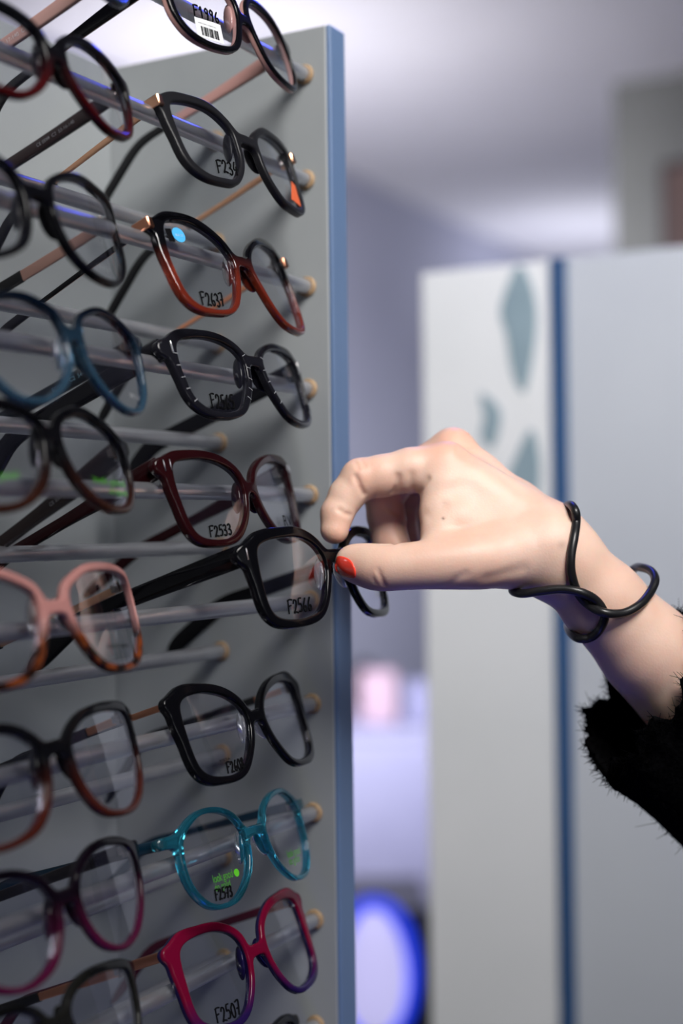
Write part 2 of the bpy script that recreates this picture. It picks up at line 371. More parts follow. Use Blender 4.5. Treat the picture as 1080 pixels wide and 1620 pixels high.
OUT = {   # lens outlines in millimetres: origin, (tilt, yaw, roll), outline
    'R1': ([0.5514, 0.345, 1.685], [17.0, 0.0, 0.0], [(49.5, -7.3), (49.0, -12.3), (46.3, -17.2), (42.1, -20.7), (35.1, -22.8), (27.0, -22.9), (19.0, -21.4), (13.5, -17.3), (9.2, -9.7), (6.5, -1.6), (7.2, 4.6), (12.8, 9.7), (24.7, 10.4), (36.7, 8.7), (44.5, 4.5), (48.7, -1.7)]),
    'R2': ([0.5514, 0.345, 1.6296], [20.1, -1.3, 1.1], [(46.4, 5.6), (39.4, 7.2), (31.6, 7.6), (22.6, 6.7), (15.4, 3.4), (10.6, -1.2), (10.3, -6.7), (10.6, -13.2), (13.5, -20.2), (20.0, -26.7), (27.2, -27.7), (35.0, -27.5), (40.6, -25.3), (45.0, -20.7), (46.8, -13.0), (47.6, -5.5), (47.7, 1.9)]),
    'R3': ([0.5469, 0.345, 1.5732], [22.0, -0.5, 0.0], [(46.0, 10.7), (37.8, 12.7), (29.8, 12.3), (20.9, 9.1), (13.7, 4.8), (8.9, -1.2), (8.4, -6.9), (12.5, -16.3), (16.8, -23.4), (22.4, -28.3), (29.9, -29.8), (38.0, -29.4), (43.5, -27.5), (47.3, -23.0), (48.9, -15.1), (49.6, -6.7), (48.7, 1.9)]),
    'R4': ([0.5554, 0.345, 1.5289], [18.9, -0.3, -0.3], [(49.3, 3.4), (41.9, 5.9), (30.6, 6.3), (19.4, 4.5), (11.3, 0.8), (8.5, -4.2), (10.3, -13.2), (15.1, -20.9), (21.0, -26.6), (29.5, -28.6), (38.0, -28.2), (43.6, -26.1), (48.4, -21.3), (50.3, -13.1), (51.0, -4.9)]),
    'R5': ([0.5516, 0.345, 1.4707], [15.3, 1.6, -0.7], [(49.4, 9.2), (43.3, 10.6), (32.5, 10.9), (21.9, 9.2), (12.4, 5.6), (7.0, 0.3), (7.0, -7.8), (12.1, -16.9), (20.4, -23.6), (29.0, -25.4), (38.1, -24.7), (44.2, -22.7), (47.7, -17.4), (49.6, -8.6), (50.6, 1.6)]),
    'R6': ([0.5757, 0.314, 1.4396], [13.4, -0.9, 0.1], [(53.7, 2.5), (50.6, 4.7), (44.7, 6.1), (36.8, 6.6), (28.8, 6.5), (21.6, 4.8), (15.8, 1.9), (11.8, -2.2), (10.2, -7.6), (12.1, -13.8), (15.7, -20.6), (21.3, -26.6), (27.7, -28.8), (37.4, -29.6), (46.6, -28.6), (51.6, -26.1), (53.5, -21.5), (54.3, -14.0), (54.6, -5.9)]),
    'R7': ([0.5545, 0.345, 1.3666], [20.4, -0.7, 1.6], [(46.5, 8.4), (42.3, 10.9), (34.1, 11.7), (26.0, 10.6), (16.6, 7.4), (10.0, 2.5), (7.4, -3.1), (8.8, -10.4), (13.7, -18.0), (19.8, -24.0), (26.9, -26.0), (35.3, -25.5), (41.2, -23.9), (45.0, -20.7), (46.7, -14.5), (47.3, -6.5), (47.5, 1.6)]),
    'R8': ([0.5532, 0.345, 1.3137], [17.9, -0.4, 1.5], [(46.9, 1.9), (42.3, 6.7), (35.0, 10.5), (27.7, 10.8), (19.4, 8.9), (13.1, 4.9), (9.3, -1.9), (9.5, -8.9), (12.3, -16.5), (17.3, -22.2), (24.4, -26.7), (32.2, -27.7), (39.7, -25.9), (44.9, -20.7), (47.8, -14.3), (48.4, -6.5)]),
    'R9': ([0.5527, 0.345, 1.2603], [21.5, -3.0, -0.2], [(44.6, 9.9), (39.0, 12.3), (30.2, 12.8), (21.1, 11.3), (14.0, 8.1), (9.6, 3.2), (8.5, -3.8), (10.0, -11.1), (13.4, -17.8), (18.4, -23.6), (24.8, -26.3), (32.5, -25.8), (39.3, -24.0), (44.8, -19.9), (46.4, -12.5), (46.3, -3.3), (46.0, 3.7)]),
    'L2': ([0.4181, 0.345, 1.6308], [17.0, 0.0, 0.0], [(7.8, 2.6), (15.1, 6.8), (24.7, 8.7), (34.2, 8.3), (43.8, 6.0), (50.6, 2.3), (50.8, -5.3), (47.5, -14.5), (42.9, -20.4), (36.4, -23.2), (26.0, -24.0), (18.4, -20.6), (12.9, -15.7), (8.7, -10.9), (6.9, -5.7)]),
    'L3': ([0.4066, 0.345, 1.5768], [17.0, 0.0, 0.0], [(10.8, 1.2), (16.8, 5.4), (26.9, 9.0), (37.1, 10.4), (46.2, 9.4), (55.5, 8.1), (61.9, 4.6), (62.2, -2.3), (58.8, -11.8), (52.5, -21.8), (45.5, -27.7), (36.2, -30.0), (26.7, -29.5), (19.2, -26.4), (13.7, -22.0), (10.1, -14.3), (9.1, -6.8)]),
    'L4': ([0.4264, 0.345, 1.5266], [17.0, 0.0, 0.0], [(7.6, 2.6), (13.2, 6.3), (22.3, 8.9), (31.7, 8.2), (40.8, 4.8), (46.9, -0.0), (47.5, -6.3), (45.7, -13.5), (43.8, -19.9), (37.6, -26.8), (30.9, -29.3), (23.6, -28.9), (17.9, -26.1), (12.1, -21.6), (7.7, -15.1), (6.0, -7.5)]),
    'L5': ([0.413, 0.345, 1.4881], [17.0, 0.0, 0.0], [(7.2, 0.5), (13.0, 4.1), (22.3, 6.3), (30.8, 4.6), (40.6, 1.2), (47.7, -3.9), (50.4, -9.6), (50.1, -16.4), (46.9, -23.4), (41.5, -27.8), (31.6, -29.1), (22.8, -27.7), (16.7, -24.2), (11.5, -19.4), (8.0, -13.3), (6.1, -5.9)]),
    'L6': ([0.4149, 0.345, 1.4241], [17.0, 0.0, 0.0], [(9.5, 2.2), (15.9, 6.4), (25.0, 9.9), (36.5, 10.9), (48.8, 10.6), (56.9, 8.2), (60.7, 3.7), (60.4, -3.1), (58.9, -10.6), (54.7, -18.6), (49.8, -23.9), (42.3, -26.5), (31.4, -27.1), (22.8, -25.1), (17.1, -20.6), (12.5, -14.1), (9.6, -6.5)]),
    'L7': ([0.4141, 0.345, 1.3721], [17.0, 0.0, 0.0], [(9.8, -1.9), (13.9, 1.8), (20.6, 5.1), (30.5, 6.6), (41.0, 7.1), (53.3, 5.4), (55.6, 1.3), (56.8, -4.8), (56.3, -13.3), (52.7, -21.5), (47.6, -27.4), (39.8, -30.8), (29.4, -30.9), (21.1, -28.7), (14.8, -23.4), (10.7, -16.1), (9.1, -8.5)]),
    'L8': ([0.4194, 0.345, 1.3159], [17.0, 0.0, 0.0], [(10.9, 2.4), (16.3, 6.2), (24.2, 9.0), (34.2, 9.7), (45.6, 7.8), (50.1, 4.6), (52.4, -0.6), (52.0, -6.6), (49.6, -12.9), (45.4, -18.8), (39.5, -24.1), (32.1, -26.9), (24.7, -27.0), (16.7, -23.7), (11.5, -18.1), (8.1, -10.5), (8.0, -3.5)]),
    'L9': ([0.4139, 0.345, 1.2705], [17.0, 0.0, 0.0], [(8.6, -0.0), (12.9, 3.7), (19.2, 5.8), (28.9, 6.6), (41.6, 5.5), (52.2, 2.8), (53.9, -2.7), (53.6, -9.8), (50.5, -18.4), (42.9, -26.2), (29.4, -26.9), (18.1, -21.4), (11.8, -11.8), (8.1, -4.1)]),
}
OUT['L1'] = ([.4165, .345, 1.6835], [17, 0, 0], OUT['L2'][2])
OUT['R10'] = ([.553, .345, 1.2010], [19, 0, 0], OUT['R7'][2])
RB = .2                                          # radius of the wrap of a front
mm = .001
def wrap(x):
    x = np.asarray(x, float); e = np.maximum(np.abs(x) - .054, 0)
    return x * x / 2 / RB + e * e * 22
def glasses_matrix(O, ang):
    a, y, r = np.radians(ang)
    return Matrix.Translation(Vector(O)) @ Matrix.Rotation(y, 4, 'Z') @ Matrix.Rotation(-a, 4, 'X') @ Matrix.Rotation(r, 4, 'Y')
def rrect(h, t, n=3):                            # rounded rectangle, h along local up, t across
    r = min(h, t) * .38; out = []
    for cx, cy, a0 in ((1, 1, 0), (-1, 1, 90), (-1, -1, 180), (1, -1, 270)):
        for k in range(n + 1):
            a = math.radians(a0 + 90 * k / n)
            out.append((cx * (t / 2 - r) + r * math.cos(a), cy * (h / 2 - r) + r * math.sin(a)))
    return out
def poly_sdf(P, X, Z):
    d = np.full(X.shape, 1e9); ins = np.zeros(X.shape, bool)
    Q = np.roll(P, -1, 0)
    for (ax, az), (bx, bz) in zip(P, Q):
        ex, ez = bx - ax, bz - az; t = np.clip(((X - ax) * ex + (Z - az) * ez) / (ex * ex + ez * ez + 1e-15), 0, 1)
        d = np.minimum(d, np.hypot(X - ax - t * ex, Z - az - t * ez))
        c = (az > Z) != (bz > Z)
        ins ^= c & (X < ex * (Z - az) / (ez if abs(ez) > 1e-12 else 1e-12) + ax)
    return np.where(ins, -d, d)
def cap2(X, Z, a, b, ra, rb):
    ex, ez = b[0] - a[0], b[1] - a[1]; t = np.clip(((X - a[0]) * ex + (Z - a[1]) * ez) / (ex * ex + ez * ez), 0, 1)
    return np.hypot(X - a[0] - t * ex, Z - a[1] - t * ez) - (ra + (rb - ra) * t)

def make_glasses(key, mats, label, rims=(3.6, 4.4, 2.6, 2.6), hz=None, bridge=(-2.6, 2.7), ear=(5.0, 3.2), temple=None,
                 depth=4.0, pads='frame', notes=(), group='eyeglasses hung on the metal rods', name='eyeglasses', thick_pad=True):
    O, ang, outl = OUT[key]
    root = empty(name, label, 'eyeglasses', (0, 0, 0), group)
    root.matrix_world = glasses_matrix(O, ang)
    P = resample(spline(np.array(outl), 6), 96) * mm
    for _ in range(3): P = (np.roll(P, 1, 0) + 2 * P + np.roll(P, -1, 0)) / 4
    xc, zc = (P.max(0) + P.min(0)) / 2; hw, hh = np.ptp(P, axis=0) / 2
    xmax = P[:, 0].max()
    if hz is None: hz = (P[P[:, 0] > xmax - .006][:, 1].max() - .0015) / mm
    hz *= mm; top, side, bot, nas = [r * mm for r in rims]; t = depth * mm
    # ---- front: one mesh, extruded and rounded
    h = (.0005, .00045, .0005)
    x = np.arange(0, xmax + .013, h[0]); z = np.arange(P[:, 1].min() - .006, max(P[:, 1].max(), hz) + .007, h[2])
    y = np.arange(-.0012, t + .0013, h[1])
    X, Z = np.meshgrid(x, z, indexing='ij')
    dl = poly_sdf(P, X, Z)
    U, V = (X - xc) / hw, (Z - zc) / hh
    tw, sw, nw = sstep(-.2, .7, V), sstep(.15, .95, U), sstep(.2, .9, -U)
    w = bot + (top - bot) * tw; w = w + (side - w) * sw * (.35 + .65 * tw); w = w + (nas - w) * nw * (1 - .5 * tw)
    d = dl - w
    xn = P[:, 0].min(); k = int(np.argmin(P[:, 0])); zn = P[k, 1]
    bz, br = bridge[0] * mm, bridge[1] * mm
    d = smin(d, cap2(X, Z, (0, bz), (xn + .001, bz - .0005), br, br), .0035)
    el, er = ear[0] * mm, ear[1] * mm
    d = smin(d, cap2(X, Z, (xmax - .005, hz - .0006), (xmax + el, hz), er, er * .92), .004)
    d = np.maximum(d, -(dl - .0002))
    rr = .0010
    qx = d[:, None, :] + rr; qy = np.abs(y - t / 2)[None, :, None] - t / 2 + rr
    f = np.minimum(np.maximum(qx, qy), 0) + np.hypot(np.maximum(qx, 0), np.maximum(qy, 0)) - rr
    f = np.concatenate([f[:0:-1], f], 0)
    Vv, Ff = surface_nets(f, (-x[-1], y[0], z[0]), h)
    lay = np.clip(Vv[:, 1] / t, 0, 1); gv = (Vv[:, 2] - Vv[:, 2].min()) / np.ptp(Vv[:, 2])
    Vv = Vv.copy(); Vv[:, 1] += wrap(Vv[:, 0])
    fm = mats['front']
    fo = mesh_obj('front_frame', Vv, Ff, fm, root, True, dict(gv=gv, lay=lay))
    # ---- lenses
    lenses = {}
    for s in (-1, 1):
        Q = P * 1.0; C = np.array([xc, zc]); v = []; n = len(Q); rings = [1.008, .85, .6, .3]
        ly = lambda px, pz: wrap(px) + .0011
        for yo in (0, .0013):
            for g in rings:
                for p in C + (Q - C) * g: v.append((s * p[0], float(ly(p[0], p[1])) + yo, p[1]))
            v.append((s * C[0], float(ly(C[0], C[1])) + yo, C[1]))
        m = len(rings) * n + 1; fcs = []
        for sd in (0, 1):
            o = sd * m
            for g in range(len(rings) - 1):
                for i in range(n):
                    q = (o + g * n + i, o + g * n + (i + 1) % n, o + (g + 1) * n + (i + 1) % n, o + (g + 1) * n + i)
                    fcs.append(q if sd == 0 else q[::-1])
            for i in range(n):
                q = (o + 3 * n + i, o + 3 * n + (i + 1) % n, o + 4 * n)
                fcs.append(q if sd == 0 else q[::-1])
        for i in range(n): fcs.append((i, m + i, m + (i + 1) % n, (i + 1) % n))
        lenses[s] = mesh_obj('lens', v, fcs, M['lens'], root)
        lenses[s].data.set_sharp_from_angle(angle=math.radians(40))
    # ---- nose pads
    for s in (-1, 1):
        v = []; f_ = []; n1, n2 = 10, 18
        for i in range(n1 + 1):
            a = math.pi * i / n1
            for j in range(n2):
                b = 2 * math.pi * j / n2
                v.append((1.5 * math.sin(a) * math.cos(b), 3.6 * math.sin(a) * math.sin(b), 7.6 * math.cos(a)))
        for i in range(n1):
            for j in range(n2):
                f_.append((i * n2 + j, i * n2 + (j + 1) % n2, (i + 1) * n2 + (j + 1) % n2, (i + 1) * n2 + j))
        R = Matrix.Rotation(math.radians(-14 * s), 4, 'Y') @ Matrix.Rotation(math.radians(26 * s), 4, 'Z')
        cpt = Vector((s * (xn + .0001), float(wrap(xn)) + t + .0012, zn - .0025))
        v = [cpt + (R @ Vector(p)) * mm for p in v]
        g = np.clip((np.array([p[2] for p in v]) - P[:, 1].min()) / (np.ptp(P[:, 1])), 0, 1)
        mesh_obj('nose_pad', v, f_, M['pad'] if pads == 'clear' else (mats.get('pad') or fm), root, True, dict(gv=g, lay=np.ones(len(v))))
    # ---- temples with hinges and tips
    T = dict(mat=mats['front'], tip=None, h0=6.5, h1=4.5, th=2.6, at=21.5, L=136, bend=82, trim=None, droop=(48 if key[0] == 'L' else 30), s0=0, tip_at=70, corner=None)
    T.update(temple or {})
    de = math.radians(T['at'] - ang[0])
    xh = xmax + el - .0005; y0 = float(wrap(xh)) + t - .0008
    def pt(s_):                                  # centre line in mm from the hinge
        s_ = s_ * mm; b = T['bend'] * mm; a0 = de
        if s_ <= b: return np.array([0, s_ * math.cos(a0), -s_ * math.sin(a0)]), a0
        n = 24; p = np.array([0, b * math.cos(a0), -b * math.sin(a0)]); l = (s_ - b) / n; a = a0
        for i in range(n):
            u = min(1, (i + .5) * l / .022); a = a0 + math.radians(T['droop']) * u * u * (3 - 2 * u); p = p + l * np.array([0, math.cos(a), -math.sin(a)])
        return p, a
    def height(s_):
        h = T['h0'] + (T['h1'] - T['h0']) * sstep(5, 60, s_)
        if s_ > T['bend'] - 6: h = h + (max(5.2, T['h1'] * 1.1) - h) * sstep(T['bend'] - 6, T['bend'] + 24, s_)
        return h
    for s in (-1, 1):
        def strip(a, b, n, mat, name, parent, cap=False, grow=0.0):
            secs = []; lay_ = np.tile([1.0 if u * s < 0 else 0.0 for u, _ in rrect(1, 1)], n)
            S = list(np.linspace(a, b, n)); 
            for i, q in enumerate(S):
                p, an = pt(q); hh_, tt = height(q) + grow, T['th'] + grow
                if cap and i >= n - 4:
                    k = (1, .92, .74, .36)[i - n + 4]; hh_ *= k; tt *= (1, .96, .85, .5)[i - n + 4]
                up = np.array([0, math.sin(an), math.cos(an)])
                inw = -s * .004 * sstep(20, 136, q) ** 1.0
                secs.append([np.array([s * xh + u * mm + inw, y0 + p[1], hz + p[2]]) + up * v_ * mm for u, v_ in rrect(hh_, tt)])
            mb = MB().loft(secs); vv = np.array(mb.v)
            o = mesh_obj(name, mb.v, mb.f, mat, parent, True, dict(gv=np.full(len(vv), .9), lay=lay_[:len(vv)]))
            o.data.set_sharp_from_angle(angle=math.radians(50)); return o
        if T['tip']:
            tm = strip(T['s0'], T['tip_at'], 14, T['mat'], 'temple', root)
            tp_h = T['h0'], T['h1']; T['h0'], T['h1'] = T.get('tip_h', (4.2, 4.2)); th0 = T['th']; T['th'] = T.get('tip_th', 2.4)
            strip(T['tip_at'] - 3, T['L'], 26, T['tip'], 'temple_tip', tm, True)
            T['h0'], T['h1'] = tp_h; T['th'] = th0
        else:
            tm = strip(T['s0'], T['L'], 40, T['mat'], 'temple', root, True)
        hb = MB()
        hb.box((-1.1, -1.5, -1.6), (1.1, 5.5, 1.6), Matrix.Translation((s * (xh - .0019), y0 - .0005, hz)) @ Matrix.Scale(mm, 4), b=.3)
        for q in (-1.7, 0, 1.7):
            hb.tube([(s * (xh - .0034), y0 + .0012, hz + (q - .7) * mm), (s * (xh - .0034), y0 + .0012, hz + (q + .7) * mm)], .0011, 12)
        hb.build('hinge', M['hinge'], root)
        if T['corner']:                          # metal end piece wrapping the corner of the front
            cb = MB().box((-2.4, -4.4, -er / mm * .8), (1.2, 5.0, er / mm * .8), Matrix.Translation((s * (xh + .0012), y0, hz)) @ Matrix.Scale(mm, 4), b=.5)
            cb.build('end_piece', T['corner'], root)
        if T['trim']:                            # thin metal bars on the end piece, seen from the side and front
            for q in T['trim']:
                tb = MB()
                xx = xmax + q * mm
                tb.box((-.22, -.25, -2.6), (.22, .25, 2.6), Matrix.Translation((s * xx, float(wrap(xx)) - .0001, hz)) @ Matrix.Scale(mm, 4), b=.1)
                tb.build('trim_bar', M['silver'], root)
        if T.get('text') and s == 1:             # printing on the inner side of the temple
            txt, a, size, tmat = T['text']
            v, f_ = text_verts(txt, size * mm)
            vv = []
            for p in v:
                q = a - p[0] / mm; c, an = pt(q); up = np.array([0, math.sin(an), math.cos(an)])
                inw = -.004 * sstep(20, 136, q)
                vv.append(np.array([xh - T['th'] / 2 * mm - .00012 + inw, y0 + c[1], hz + c[2]]) + up * (p[1] - size * mm * .36))
            mesh_obj('temple_print', vv, f_, tmat, tm, False)
    # ---- writing and stickers on the demo lenses
    def on_lens(px, pz, lift=.0004): return (px * mm, float(wrap(px * mm)) + .0011 - lift, pz * mm)
    for nt in notes:
        kind = nt[0]
        if kind == 'hand':
            _, txt, (x0, z0), (x1, z1), hgt = nt
            S, wd_ = hand_strokes(txt); mb = MB(); ex = np.array([x1 - x0, z1 - z0]) / wd_
            for st in S:
                mb.tube([on_lens(x0 + ex[0] * a + .12 * hgt * b * .6, z0 + ex[1] * a + hgt * b) for a, b in st], .00040, 6)
            ln = lenses[-1 if x0 < 0 else 1]; mb.build('handwritten_number', M['ink'], ln)
        elif kind == 'print':
            _, txt, (x0, z0), size, wid, mt = nt
            v, f_ = text_verts(txt, 1.0); sc = wid / max(np.ptp(v[:, 0]), 1e-6)
            vv = [on_lens(x0 + (p[0] - v[:, 0].min()) * sc, z0 + p[1] * size) for p in v]
            mesh_obj('lens_print', vv, f_, mt, lenses[-1 if x0 < 0 else 1], False)
        elif kind == 'sticker':
            _, quad, mt, nm = nt
            q = np.array(quad, float); n = 8; v = []; fcs = []
            for lift in (.0002, .00035):
                for i in range(n + 1):
                    for j in range(n + 1):
                        a, b = i / n, j / n
                        p = q[0] * (1 - a) * (1 - b) + q[1] * a * (1 - b) + q[2] * a * b + q[3] * (1 - a) * b
                        v.append(on_lens(p[0], p[1], lift))
            m_ = (n + 1) ** 2
            for sd in (0, 1):
                for i in range(n):
                    for j in range(n):
                        c = (sd * m_ + i * (n + 1) + j); fcs.append((c, c + 1, c + n + 2, c + n + 1) if sd == 0 else (c, c + n + 1, c + n + 2, c + 1))
            ed = [i * (n + 1) for i in range(n + 1)] + [n * (n + 1) + j for j in range(1, n + 1)] + [i * (n + 1) + n for i in range(n - 1, -1, -1)] + [j for j in range(n - 1, 0, -1)]
            for a, b in zip(ed, ed[1:] + ed[:1]): fcs.append((a, b, m_ + b, m_ + a))
            mesh_obj(nm, v, fcs, mt, lenses[-1 if q[0][0] < 0 else 1], False)
        elif kind == 'disc':
            _, (x0, z0), r, mt, nm = nt
            n = 32; mb = MB()
            secs = [[on_lens(x0 + r * math.cos(2 * math.pi * k / n), z0 + r * math.sin(2 * math.pi * k / n), l) for k in range(n)] for l in (.0002, .0004)]
            mb.loft(secs).build(nm, mt, lenses[-1 if x0 < 0 else 1], False)
        elif kind == 'bars':                     # barcode stripes
            _, quad, seq, mt, nm = nt
            q = np.array(quad, float); mb = MB(); tot = sum(seq); a = 0
            for i, s_ in enumerate(seq):
                if i % 2 == 0:
                    c = [(a / tot, 0), ((a + s_) / tot, 0), ((a + s_) / tot, 1), (a / tot, 1)]
                    lp = []
                    for l in (.0003, .00047):
                        lp.append([on_lens(*(q[0] * (1 - u) * (1 - w_) + q[1] * u * (1 - w_) + q[2] * u * w_ + q[3] * (1 - u) * w_), l) for u, w_ in c])
                    mb.loft(lp)
                a += s_
            mb.build(nm, mt, lenses[-1], False)
    # patterned lines across the rims
    return root, P, fo

A = lambda n, *a, **k: dict(front=acetate(n, *a, **k))
BLK = (.0025, .0025, .0035, 1)
bm = A('black_acetate_front', BLK); 
tipm = plain('black_temple_tip', (.006, .006, .007, 1), .35, 0, **{'Specular IOR Level': .3})
orange = plain('orange_sticker', srgb(214, 96, 52), .6); bluesk = plain('blue_sticker', srgb(70, 170, 226), .5)
BAR = [2, 1, 1, 2, 1, 1, 3, 1, 1, 1, 2, 2, 1, 1, 2, 1, 3, 1, 1, 2, 1, 1, 2, 1, 1, 1, 3]

# right-hand column, top to bottom
p1 = A('black_and_pink_acetate', BLK, back=srgb(176, 136, 130), rough=.2)
p1['pad'] = plain('pink_acetate', srgb(176, 136, 130), .2)
make_glasses('R1', p1, 'black eyeglasses with pink inner layer and white barcode sticker, topmost in the right column', rims=(4.2, 4.6, 3.2, 3.4),
    temple=dict(tip=tipm, h0=7.5, h1=5.0, th=2.4),
    notes=[('sticker', [(-40.7, -22.2), (-23.7, -22.0), (-22.6, -12.2), (-39.4, -12.6)], M['white'], 'barcode_sticker'),
           ('bars', [(-37.6, -21.0), (-26.6, -20.9), (-26.0, -16.4), (-37.0, -16.4)], BAR, M['ink'], 'barcode'),
           ('print', 'VISION OPTIC', (-38.4, -15.2), .9, 12, M['ink']),
           ('hand', 'F1996', (-39.0, -11.6), (-22.6, -11.6), 5.4)])
make_glasses('R2', dict(front=acetate('matte_black_acetate', (.010, .010, .012, 1), rough=.34)), 'matte black eyeglasses with gold corners and gold temples, second from top in the right column', rims=(4.6, 5.5, 3.6, 3.2),
    temple=dict(at=23.5, mat=M['gold'], tip=tipm, h0=3.4, h1=2.6, th=1.2, corner=M['gold'], tip_at=66),
    notes=[('hand', 'F234', (-30.0, -25.6), (-15.8, -24.6), 6.4), ('sticker', [(40.5, -11.4), (44.8, -12), (43.0, -24.6), (31, -24.2)], orange, 'orange_sticker')])
p3 = A('black_to_amber_acetate', BLK, srgb(120, 42, 26), .38, .66, rough=.08, trans=.45)
make_glasses('R3', p3, 'black eyeglasses fading to amber red below, numbered F2637, with a round blue sticker', rims=(4.2, 5.2, 3.0, 3.0),
    temple=dict(at=24.5, mat=acetate('black_and_copper_temple', BLK, back=srgb(186, 126, 96), rough=.3), tip=tipm, h0=3.0, h1=2.2, th=1.4, corner=M['copper'], tip_at=72),
    notes=[('hand', 'F2637', (-40.6, -28.2), (-26.4, -28.4), 6.2), ('disc', (-39.9, 5.6), 3.6, bluesk, 'round_sticker'),
           ('sticker', [(-46.6, 2.0), (-43.2, 2.0), (-43.4, 8.4), (-46.8, 8.2)], M['ink'], 'small_black_tag'),
           ('print', 'BLUE CUT', (-41.8, 5.0), 1.5, 4.6, M['white']), ('print', 'vista', (31, -22.0), 2.2, 7, M['ink'])])
p4 = A('black_acetate_tartan', (.007, .007, .010, 1), rough=.10)
g4, P4, f4 = make_glasses('R4', p4, 'black eyeglasses with thin pale plaid lines on the rims, numbered F2565', rims=(4.0, 5.2, 3.4, 3.4), ear=(5.5, 4.2), hz=1.6,
    temple=dict(h0=10.0, h1=8.6, th=3.0, trim=(2.6,)), notes=[('hand', 'F2565', (-40.0, -26.8), (-25.2, -27.0), 6.4)])
p5 = A('dark_red_acetate', srgb(33, 8, 11), rough=.1)
make_glasses('R5', p5, 'dark burgundy red eyeglasses numbered F2533 with silver bars at the corner', rims=(4.4, 5.2, 3.6, 3.6), ear=(5.2, 4.2), 
    temple=dict(at=24, droop=12, h0=9.5, h1=5.5, th=3.0, trim=(1.2, 4.6)),
    notes=[('hand', 'F2533', (-38.0, -24.2), (-23.4, -24.0), 4.8), ('print', 'RV', (27, -20.6), 7.5, 11, M['ink']), ('print', 'vision', (27, -22.6), 2.2, 10, plain('red_print', srgb(190, 50, 40), .5))])
p6 = A('glossy_black_acetate', BLK, rough=.10)
make_glasses('R6', p6, 'glossy black eyeglasses numbered F2566 pinched at the bridge by the hand', rims=(5.0, 6.0, 4.0, 3.6), hz=1.0, ear=(5.5, 4.6), pads='clear', bridge=(-3.0, 3.2),
    temple=dict(droop=20, h0=9.8, h1=8.2, th=3.2, trim=(5.2,), at=17.5), group=None,
    notes=[('hand', 'F2566', (-43.4, -27.0), (-27.6, -27.0), 6.0), ('print', 'RV', (36, -24), 5, 8, M['print_'])])
make_glasses('R7', dict(front=acetate('black_cat_eye_acetate', BLK, rough=.13)), 'black cat-eye eyeglasses numbered F2608 with copper temples, below the held pair', rims=(4.4, 6.4, 3.6, 3.4), pads='clear',
    temple=dict(at=18.5, droop=38, mat=M['copper'], tip=tipm, h0=3.0, h1=2.2, th=1.4, tip_at=26, tip_h=(4.0, 3.6)), notes=[('hand', 'F2608', (-31.0, -25.4), (-19.6, -24.8), 4.8), ('print', 'VISTA', (-34, -19.6), 1.6, 7, M['ink'])])
p8 = dict(front=acetate('teal_clear_acetate', srgb(60, 176, 206), rough=.05, trans=.92))
make_glasses('R8', p8, 'translucent teal blue round eyeglasses with green lettering on the lens', rims=(2.8, 3.6, 2.6, 2.6), hz=3.6, bridge=(-1.6, 2.3), ear=(9.5, 2.9),
    temple=dict(at=16.5, mat=plain('dark_teal_temple', srgb(10, 40, 58), .2), h0=5.0, h1=3.6, th=2.0),
    notes=[('hand', 'F2573', (-37.4, -26.0), (-27.0, -26.2), 4.6), ('print', 'look good', (-36.2, -18.4), 5.0, 12.4, M['green']), ('print', 'do good', (-36.4, -21.9), 4.6, 9.8, M['green']),
           ('disc', (-21.0, -17.2), 1.7, M['green'], 'green_logo'), ('print', 'look good', (22, -18.6), 5.0, 15, M['green']), ('print', 'do good', (22, -22), 4.6, 12, M['green'])])
p9 = A('magenta_acetate', srgb(104, 8, 40), srgb(34, 20, 70), .08, .42, back=srgb(26, 20, 60), rough=.12)
make_glasses('R9', p9, 'magenta eyeglasses with dark blue lower rims, numbered F2507', rims=(4.4, 6.2, 3.4, 3.2),
    temple=dict(mat=M['copper'], tip=plain('dark_red_temple', srgb(70, 14, 34), .25), h0=4.6, h1=3.2, th=1.5, tip_at=22), notes=[('hand', 'F2507', (-37.0, -24.4), (-22.6, -25.4), 6.0)])
make_glasses('R10', dict(front=acetate('black_acetate_low', BLK, rough=.14)), 'black eyeglasses cut off at the bottom edge below the magenta pair', temple=dict(mat=M['copper'], tip=tipm, h0=3, h1=2.4, th=1.4))

# left-hand column, top to bottom
make_glasses('L1', dict(front=acetate('navy_blue_acetate', srgb(20, 40, 66), rough=.15)), 'navy blue rimmed eyeglasses with dusty pink temples, at the top left corner', hz=3.0, temple=dict(mat=plain('dusty_pink_temple', srgb(176, 140, 134), .3), h0=7.0, h1=6.0, th=2.4, text=('53 17-140  CE X', 66, 2.6, M['white'])))
make_glasses('L2', A('black_to_wine_acetate', (.003, .003, .004, 1), srgb(54, 9, 10), .22, .6, rough=.12), 'black and wine red eyeglasses, second from top in the left column', rims=(4.2, 4.4, 3.2, 3.8),
    temple=dict(mat=plain('wine_black_temple', srgb(30, 10, 14), .25), h0=6.5, h1=5.6, th=2.6, text=('CE 0599  C2  53-16-140', 47, 2.15, M['print_'])))
make_glasses('L3', dict(front=acetate('black_slim_acetate', BLK, rough=.16)), 'black eyeglasses with rose gold temples, third from top in the left column', rims=(3.6, 3.6, 2.6, 3.4), 
    temple=dict(mat=plain('rose_metal_temple', srgb(176, 138, 126), .35, .6), tip=tipm, h0=5.0, h1=5.0, th=1.3, tip_at=52, tip_h=(5.2, 5.2)), notes=[('print', 'VISTA', (29, -27), 2.6, 10, M['print_'])])
